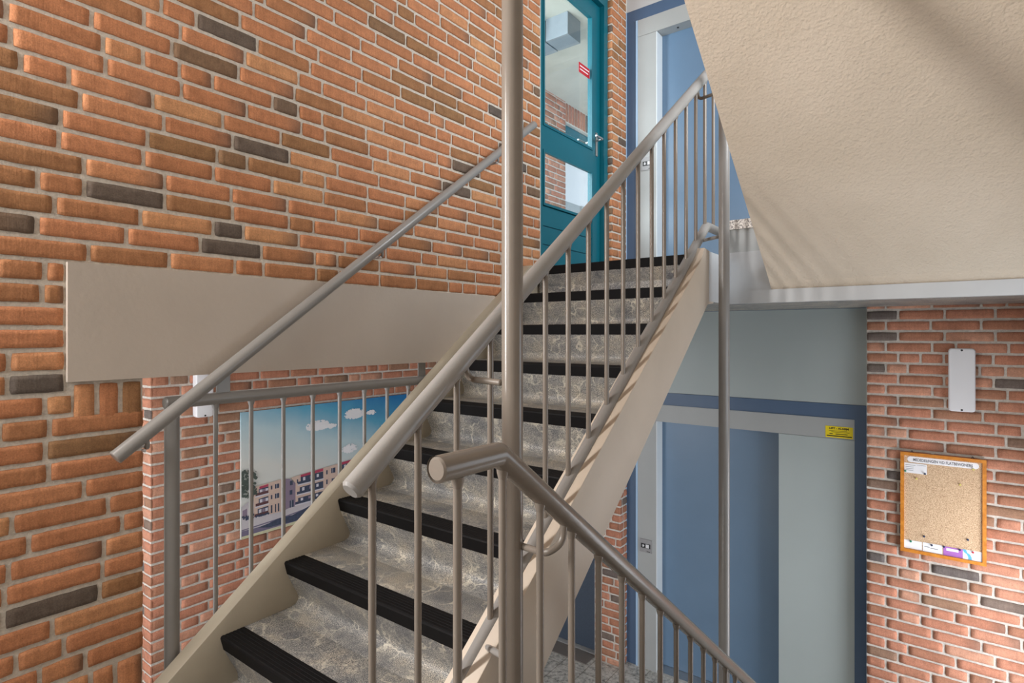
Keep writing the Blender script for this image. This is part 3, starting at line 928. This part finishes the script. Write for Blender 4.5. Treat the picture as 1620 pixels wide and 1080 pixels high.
for y in (0.80, 1.6, 2.4):
    b = bmesh.new(); zl = qz(y) - 0.83 if y > 0.9 else -1.09
    tube(b, [(XQ - 0.012, y, (dtop(y) if y > 0.86 else ZH) - 0.06), (XQ - 0.005, y, zl)], 0.009, 10, 0)
    link('foot', b, M['rail'], rd, 40)

# poles in the stair well
p1 = tube_obj('support_pole', [(XP, 1.112, ZF), (XP, 1.112, ZC)], 0.0262, M['rail'], None, 36, 0)
tag(p1, 'thick taupe steel pole in the well nearest the camera, full picture height', 'pole')
p2 = tube_obj('support_pole', [(XP, 2.79, ZF), (XP, 2.79, ZC)], 0.0252, M['rail_grey'], None, 32, 0)
tag(p2, 'grey steel pole at the far end of the stair well before the lift', 'pole')

# handrail on the left wall
wh = thing('wall_handrail', (-1.93, 1.7, 0.3), 'grey tubular handrail fixed sloping on the left brick wall', 'handrail')
wz = lambda y: -0.3534 + 0.7465 * (y - 0.6452)
tube_obj('rail', [(-1.93, 0.632, wz(0.632)), (-1.93, 2.768, wz(2.768))], 0.0215, M['rail_grey'], wh, 26, 0.002)
for y in (0.715, 1.625, 2.425):
    zb = wz(y)
    br_ = tube_obj('bracket', round_path([(-1.93, y, zb - 0.012), (-1.93, y + 0.004, zb - 0.047), (-1.996, y + 0.012, zb - 0.045)], 0.02, 6), 0.0065, M['rail_grey'], wh, 10)
    b = bmesh.new(); lathe(b, [(0.0, 0), (0.006, 0.001), (0.007, 0.006), (0.0, 0.007)], (-1.934, y - 0.004, zb - 0.05), (0.3, -0.6, -0.7), 10)
    link('screw', b, M['white_plastic'], br_, 40)

# guard railing in the opening under the beam
XGR = -2.02
gr = thing('guard_railing', (XGR, 1.4, ZH), 'grey level guard railing under the concrete beam before the poster', 'railing')
gz = -0.226
tube_obj('top_rail', [(XGR, 0.80, gz), (XGR, 1.985, gz)], 0.0205, M['rail_grey'], gr, 24, 0.004)
tube_obj('post', [(XGR, 0.823, ZH), (XGR, 0.823, gz - 0.004)], 0.0225, M['rail_grey'], gr, 28, 0)
tube_obj('post', [(XGR, 1.975, ZH), (XGR, 1.975, gz - 0.004)], 0.0225, M['rail_grey'], gr, 28, 0)
for y in [0.9637 + 0.1278 * i for i in range(8)]:
    weld_baluster(XGR, y, ZH, gz - 0.014, M['rail_grey'], gr, 0.0078)
for y in (0.990, 1.945):
    link('plate', boxes((XGR - 0.003, XGR + 0.003, y - 0.024, y + 0.024, gz + 0.012, -0.1385), bev=0.001), M['rail_grey'], gr)


# ------------------------------------------------------------------ wall lamps
def wall_lamp(label, put, h=0.345, w=0.117, d=0.06, cover=None):
    """put(a, b, c): a across, b up, c out from the wall"""
    t = thing('wall_lamp', put(0, -h / 2, 0), label, 'wall lamp')

    def rbox(w_, h_, d0, d1, r):
        bm = bmesh.new()
        pts_ = arc(w_ / 2 - r, h_ / 2 - r, r, 0, 90, 5) + arc(-w_ / 2 + r, h_ / 2 - r, r, 90, 180, 5) + arc(-w_ / 2 + r, -h_ / 2 + r, r, 180, 270, 5) + arc(w_ / 2 - r, -h_ / 2 + r, r, 270, 360, 5)
        A = [bm.verts.new(put(a, b, d0)) for a, b in pts_]; B = [bm.verts.new(put(a, b, d1)) for a, b in pts_]
        n = len(pts_); bm.faces.new(A); bm.faces.new(B)
        for i in range(n): bm.faces.new((A[i], A[(i + 1) % n], B[(i + 1) % n], B[i]))
        bmesh.ops.recalc_face_normals(bm, faces=bm.faces)
        return bm
    link('base', rbox(w - 0.012, h - 0.012, 0.0, 0.012, 0.012), M['white_plastic'], t)
    bm = rbox(w, h, 0.012, d, 0.016)
    es = [e for e in bm.edges if e.calc_face_angle(0) > R(60)]
    bmesh.ops.bevel(bm, geom=es, offset=0.008, segments=3, profile=0.5, affect='EDGES')
    link('cover', bm, cover or M['white_plastic'], t, 50)
    for s in (1, -1):
        c0 = Vector(put(0, s * (h / 2 - 0.010), d - 0.003)); ax = Vector(put(0, 0, 1)) - Vector(put(0, 0, 0))
        bm = bmesh.new(); lathe(bm, [(0.0055, 0), (0.0055, 0.0035), (0.0, 0.004)], c0, ax, 12)
        link('screw', bm, M['black'], t)
    return t


wall_lamp('white rectangular wall lamp on brick wall above the notice board', lambda a, b, c: (0.0745 + a, 4.019 - c, -0.2535 + b))
wall_lamp('white wall lamp under the beam behind guard railing', lambda a, b, c: (-3.549 + c, 1.605 - a, -0.330 + b), h=0.33, w=0.10)

# ------------------------------------------------------------------ notice board
FY = 4.018
nb = thing('notice_board', (-0.011, FY, -1.25), 'cork notice board in orange pine frame hung on brick wall', 'notice board')
bx0, bx1, bz0, bz1 = -0.204, 0.180, -1.254, -0.682
link('cork_panel', boxes((bx0 + 0.01, bx1 - 0.01, FY - 0.014, FY - 0.004, bz0 + 0.01, bz1 - 0.01)), M['cork'], nb)
fw = 0.017
fb = bmesh.new()
box(fb, bx0, bx0 + fw, FY - 0.024, FY - 0.002, bz0, bz1); box(fb, bx1 - fw, bx1, FY - 0.024, FY - 0.002, bz0, bz1)
box(fb, bx0 + fw, bx1 - fw, FY - 0.024, FY - 0.002, bz0, bz0 + fw); box(fb, bx0 + fw, bx1 - fw, FY - 0.024, FY - 0.002, bz1 - fw, bz1)
bevel_all(fb, 0.002); link('frame', fb, M['wood'], nb)
for x in (-0.150, 0.122):
    b = bmesh.new(); tube(b, round_path([(x - 0.006, FY - 0.010, bz1 - 0.002), (x, FY - 0.010, bz1 + 0.013), (x + 0.006, FY - 0.010, bz1 - 0.002)], 0.008), 0.0016, 8, 0)
    link('hanger', b, M['black'], nb, 40)
FC = FY - 0.0145     # surface of the cork
# title strip
ts = thing('title_strip', (-0.011, FC, -0.724), 'long white title strip with pencil capitals across top of cork board', 'sign')
bm = bmesh.new()
p_ = arc(0.133, -0.721, 0.0165, -90, 90, 8) + arc(-0.155, -0.721, 0.0165, 90, 270, 8)
prism(bm, p_, FC - 0.0012, FC - 0.0002, 'y'); link('strip', bm, M['paper'], ts)
text_obj('lettering', 'MEDEDELINGEN V/D FLATBEWONERS', 0.022, M['print_grey'], (-0.011, FC - 0.0015, -0.722), (1, 0, 0), (0, 0, 1), ts, width=0.266, align='CENTER', depth=0.0002, bold=0.0004)


def card(name, x0, x1, z0, z1, mat, label, lines=(), off=0.0, lmat='print_grey', extra=None, tilt=0.0, group=None):
    t = thing(name, ((x0 + x1) / 2, FC, z0), label, 'note', group)
    Yc = FC - 0.0003 - off
    link('sheet', boxes((x0, x1, Yc - 0.0006, Yc, z0, z1)), mat, t)
    if lines:
        b = bmesh.new()
        for (a0, a1, v, hh) in lines:
            w_ = x1 - x0; h_ = z1 - z0
            box(b, x0 + a0 * w_, x0 + a1 * w_, Yc - 0.0009, Yc - 0.0005, z0 + v * h_ - hh / 2, z0 + v * h_ + hh / 2)
        link('printed_lines', b, M[lmat], t)
    if extra: extra(t, Yc)
    return t


card('notice_sheet', -0.186, -0.080, -0.800, -0.743, M['paper'], 'lavender white notice sheet with lines pinned top left on cork board', [(0.05, 0.5, 0.8, 0.002), (0.05, 0.42, 0.62, 0.002), (0.05, 0.42, 0.44, 0.002), (0.05, 0.4, 0.28, 0.002), (0.55, 0.95, 0.85, 0.0015)])
cardg = None
card('business_card', -0.189, -0.103, -1.233, -1.186, M['paper'], 'plain white card at far left end of the bottom card row')
card('business_card', -0.099, -0.010, -1.235, -1.185, M['paper'], 'white card with a line of small grey text, second in bottom row', [(0.08, 0.35, 0.55, 0.003), (0.38, 0.78, 0.47, 0.003)])


def pl(t, Yc):
    link('label_patch', boxes((0.008, 0.061, Yc - 0.001, Yc - 0.0006, -1.208, -1.194)), M['paper'], t)


card('business_card', -0.006, 0.079, -1.236, -1.186, M['purple'], 'purple card with white label, third in bottom card row', extra=pl)


def cy_(t, Yc):
    bm = bmesh.new()
    L_ = [(0.086, -1.184), (0.092, -1.200), (0.104, -1.208), (0.110, -1.222), (0.111, -1.2355)]
    for (p, q) in zip(L_, L_[1:]):
        w_ = 0.0075
        v = [bm.verts.new((p[0] - w_, Yc - 0.0009, p[1])), bm.verts.new((p[0] + w_, Yc - 0.0009, p[1])), bm.verts.new((q[0] + w_, Yc - 0.0009, q[1])), bm.verts.new((q[0] - w_, Yc - 0.0009, q[1]))]
        bm.faces.new(v)
    link('curved_stripe', bm, M['cyan'], t)


card('business_card', 0.080, 0.1625, -1.2365, -1.184, M['paper'], 'white card with light blue curved stripe at right end of bottom row', extra=cy_)


def pin(x, z, mat, label):
    t = thing('push_pin', (x, FC, z), label, 'push pin', 'push pins in the cork board')
    b = bmesh.new(); lathe(b, [(0.0008, -0.004), (0.0008, 0.002)], (x, FC, z), (0, -1, 0), 8)
    link('needle', b, M['steel'], t)
    b = bmesh.new(); lathe(b, [(0.0055, 0.0015), (0.0055, 0.004), (0.0030, 0.006), (0.0034, 0.012), (0.0050, 0.014), (0.0045, 0.016), (0.0, 0.0165)], (x, FC, z), (0, -1, 0.15), 10)
    link('head', b, M[mat], t, 40)


pin(-0.181, -0.792, 'pin_green', 'green push pin on lower left corner of notice sheet')
pin(-0.089, -0.796, 'pin_blue', 'dark blue push pin on lower right corner of notice sheet')
pin(-0.128, -0.829, 'pin_yellow', 'pale push pin stuck in bare cork below notice sheet')
pin(0.068, -0.833, 'pin_yellow', 'yellow push pin in bare cork right of centre')
pin(0.125, -0.740, 'pin_yellow', 'yellow push pin at right end of title strip')
pin(-0.093, -1.151, 'pin_blue', 'dark push pin in cork above second bottom card')
pin(0.101, -1.128, 'pin_blue', 'dark push pin in cork above striped card')
pin(-0.155, -1.192, 'pin_green', 'green push pin on the leftmost bottom card')
pin(-0.058, -1.193, 'pin_blue', 'dark blue push pin on second bottom card')
pin(-0.003, -1.189, 'pin_blue', 'dark push pin on top left corner of purple card')
pin(0.066, -1.191, 'pin_blue', 'blue push pin on right side of purple card')
pin(0.123, -1.192, 'pin_red', 'red push pin on striped card')

# ------------------------------------------------------------------ poster of the flats
PX = -3.548
PY0, PY1, PZ0, PZ1 = 1.845, 3.35, -1.297, -0.498
ps = thing('poster', (PX, (PY0 + PY1) / 2, PZ0), 'large poster of brick flats under blue sky behind guard railing', 'poster')


def sky_print():
    m, nt, bs = new_mat('printed_sky')
    v = coords(nt)
    sx = N(nt, 'ShaderNodeSeparateXYZ'); nt.links.new(v, sx.inputs[0])
    a = N(nt, 'ShaderNodeMapRange'); a.inputs[1].default_value = PY0; a.inputs[2].default_value = PY0 + 1.35
    nt.links.new(sx.outputs[1], a.inputs[0])
    b = N(nt, 'ShaderNodeMapRange'); b.inputs[1].default_value = -0.95; b.inputs[2].default_value = PZ1
    nt.links.new(sx.outputs[2], b.inputs[0])
    ad = N(nt, 'ShaderNodeMath', operation='MULTIPLY_ADD'); nt.links.new(a.outputs[0], ad.inputs[0]); ad.inputs[1].default_value = 0.42
    h = N(nt, 'ShaderNodeMath', operation='MULTIPLY'); nt.links.new(b.outputs[0], h.inputs[0]); h.inputs[1].default_value = 0.55
    nt.links.new(h.outputs[0], ad.inputs[2])
    n = noise_n(nt, v, 5, 4)
    ad2 = N(nt, 'ShaderNodeMath', operation='MULTIPLY_ADD'); nt.links.new(n, ad2.inputs[0]); ad2.inputs[1].default_value = 0.16; nt.links.new(ad.outputs[0], ad2.inputs[2])
    c = ramp(nt, ad2.outputs[0], [(0.24, s2l((212, 214, 210))), (0.52, s2l((182, 206, 214))), (0.76, s2l((84, 162, 196))), (1.0, s2l((8, 112, 174)))])
    nt.links.new(c, bs.inputs['Base Color']); bs.inputs['Roughness'].default_value = 0.5
    return m


PM = [sky_print(), M['paper'], paint('print_facade', (208, 182, 168), 0.5, 0.04, 30, 0), paint('print_shade_wall', (134, 118, 138), 0.5, 0.04, 30, 0),
      paint('print_window', (48, 58, 84), 0.5, 0.1, 60, 0), paint('print_red', (176, 52, 84), 0.5, 0.03, 30, 0), paint('print_slab', (206, 204, 214), 0.5, 0.03, 30, 0),
      paint('print_road', (196, 190, 196), 0.5, 0.06, 14, 0), paint('print_drive', (112, 104, 130), 0.5, 0.05, 14, 0), paint('print_hedge', (52, 62, 88), 0.5, 0.25, 60, 0),
      paint('print_grass', (206, 204, 168), 0.5, 0.1, 40, 0), paint('print_tree', (66, 78, 70), 0.5, 0.25, 60, 0), paint('print_brown', (92, 52, 56), 0.5, 0.1, 30, 0)]
bm = bmesh.new()
box(bm, PX, PX + 0.012, PY0, PY1, PZ0, PZ1, mat=0)
lay = [0]


def P2(s, t):
    return PY0 + s * (PY1 - PY0), PZ0 + t * (PZ1 - PZ0)


def pp(poly, mi):
    lay[0] += 1
    x = PX + 0.0124 + lay[0] * 0.000012
    vs = []
    for s, t in poly:
        y, z = P2(min(max(s, 0.0), 1.0), min(max(t, 0.0), 1.0)); vs.append(bm.verts.new((x, y, z)))
    try:
        f = bm.faces.new(vs); f.material_index = mi
    except ValueError:
        pass


def disc(s, t, r, mi, n=9):
    pp([(s + r * 0.53 * math.cos(2 * math.pi * k / n), t + r * math.sin(2 * math.pi * k / n)) for k in range(n)], mi)


rg = random.Random(4)
for (cx_, ct_, w_, h_, num) in ((0.37, 0.80, 0.11, 0.11, 150), (0.575, 0.86, 0.10, 0.12, 170), (0.545, 0.545, 0.075, 0.10, 70), (0.44, 0.79, 0.05, 0.03, 30), (0.68, 0.86, 0.05, 0.04, 30), (0.8, 0.7, 0.1, 0.1, 80)):
    for i in range(num):
        q = rg.random(); a_ = rg.random() * 6.283
        s_ = cx_ + math.cos(a_) * w_ * math.sqrt(q) * 0.6; t_ = ct_ + math.sin(a_) * h_ * math.sqrt(q) * 0.5 * (1 if math.sin(a_) > 0 else 0.55)
        disc(s_, t_, 0.006 + 0.022 * (1 - q) * rg.random(), 1, 8)
pp([(0, 0.02), (0, 0.15), (1, 0.16), (1, 0.02)], 7)
pp([(0.0, 0.255), (0.035, 0.292), (0.06, 0.285), (0.06, 0.141), (0.0, 0.15)], 7)
pp([(0.004, 0.225), (0.024, 0.235), (0.024, 0.18), (0.004, 0.178)], 3)
pp([(0.053, 0.392), (0.183, 0.408), (0.183, 0.137), (0.053, 0.148)], 2)
pp([(0.183, 0.408), (0.219, 0.397), (0.219, 0.151), (0.183, 0.137)], 3)
pp([(0.219, 0.397), (0.249, 0.349), (0.249, 0.15), (0.219, 0.151)], 3)
pp([(0.226, 0.402), (0.394, 0.426), (0.475, 0.436), (1.0, 0.50), (1.0, 0.15), (0.54, 0.17), (0.396, 0.165), (0.249, 0.15), (0.249, 0.349)], 2)
for q in ([(0.078, 0.386), (0.119, 0.393), (0.119, 0.374), (0.078, 0.366)], [(0.275, 0.408), (0.394, 0.425), (0.394, 0.400), (0.275, 0.386)], [(0.499, 0.441), (0.62, 0.455), (0.62, 0.432), (0.499, 0.420)]):
    pp(q, 5)
for (a_, b_, t0, t1) in ((0.075, 0.119, 0.312, 0.366), (0.075, 0.119, 0.228, 0.288), (0.070, 0.119, 0.146, 0.208), (0.275, 0.394, 0.328, 0.390), (0.270, 0.394, 0.243, 0.304), (0.262, 0.394, 0.16, 0.215), (0.499, 0.62, 0.34, 0.42), (0.499, 0.62, 0.25, 0.33)):
    pp([(a_, t0), (a_, t1), (b_, t1 + 0.007), (b_, t0 + 0.003)], 4)
    for kk in range(3):
        s_ = a_ + (b_ - a_) * (0.1 + 0.3 * kk)
        pp([(s_, t0 + 0.012), (s_, t1 - 0.006), (s_ + 0.012, t1 - 0.006), (s_ + 0.012, t0 + 0.012)], 3 if kk % 2 else 6)
    pp([(a_ - 0.014, t0), (a_ - 0.014, t0 + 0.026), (b_, t0 + 0.030), (b_, t0)], 12 if a_ < 0.2 else 4)
    pp([(a_ - 0.016, t0 - 0.007), (a_ - 0.016, t0 + 0.004), (b_ + 0.003, t0 + 0.007), (b_ + 0.003, t0 - 0.004)], 6)
for q in ((0.149, 0.169, 0.341, 0.378), (0.149, 0.169, 0.259, 0.299), (0.13, 0.137, 0.342, 0.373), (0.13, 0.137, 0.262, 0.296), (0.149, 0.155, 0.147, 0.214), (0.163, 0.169, 0.147, 0.213), (0.13, 0.137, 0.148, 0.212),
          (0.221, 0.235, 0.34, 0.376), (0.22, 0.233, 0.26, 0.298), (0.22, 0.240, 0.151, 0.211), (0.256, 0.262, 0.343, 0.377), (0.41, 0.418, 0.362, 0.4), (0.438, 0.461, 0.363, 0.408), (0.41, 0.418, 0.274, 0.316), (0.44, 0.461, 0.286, 0.315), (0.66, 0.70, 0.36, 0.42)):
    pp([(q[0], q[2]), (q[0], q[3]), (q[1], q[3]), (q[1], q[2])], 4)
    if q[1] - q[0] > 0.015:
        pp([(q[0] + 0.008, q[2]), (q[0] + 0.008, q[3]), (q[0] + 0.0095, q[3]), (q[0] + 0.0095, q[2])], 6)
pp([(0.0, 0.144), (0.183, 0.134), (0.336, 0.135), (1, 0.14), (1, 0.05), (0.336, 0.08), (0.183, 0.07), (0.0, 0.067)], 7)
pp([(0.0, 0.075), (0.18, 0.09), (0.30, 0.11), (0.30, 0.10), (0.18, 0.078), (0.0, 0.067)], 8)
pp([(0.0, 0.065), (0.18, 0.057), (0.40, 0.05), (0.40, 0.02), (0.18, 0.025), (0.0, 0.02)], 8)
pp([(0.068, 0.060), (0.119, 0.070), (0.163, 0.088), (0.235, 0.084), (0.331, 0.126), (0.5, 0.13), (0.5, 0.05), (0.321, 0.050), (0.235, 0.024), (0.194, 0.033), (0.119, 0.036)], 9)
pp([(0.0, 0.022), (0.119, 0.021), (0.198, 0.018), (0.302, 0.030), (0.401, 0.050), (1.0, 0.06), (1, 0.0), (0.0, 0.0)], 10)
for i in range(150):
    s_ = rg.random() ** 1.6 * 0.062; t_ = 0.33 + rg.random() * 0.22
    disc(s_ + 0.002, t_ - s_ * 0.5, 0.004 + 0.012 * rg.random(), 11, 6)
for i in range(40):
    disc(0.003 + 0.05 * rg.random(), 0.148 + 0.03 * rg.random(), 0.008, 9, 6)
for i in range(60):
    disc(0.06 + 0.06 * rg.random(), 0.148 + 0.012 * rg.random(), 0.006, 9, 6)
link('printed_sheet', bm, PM, ps)
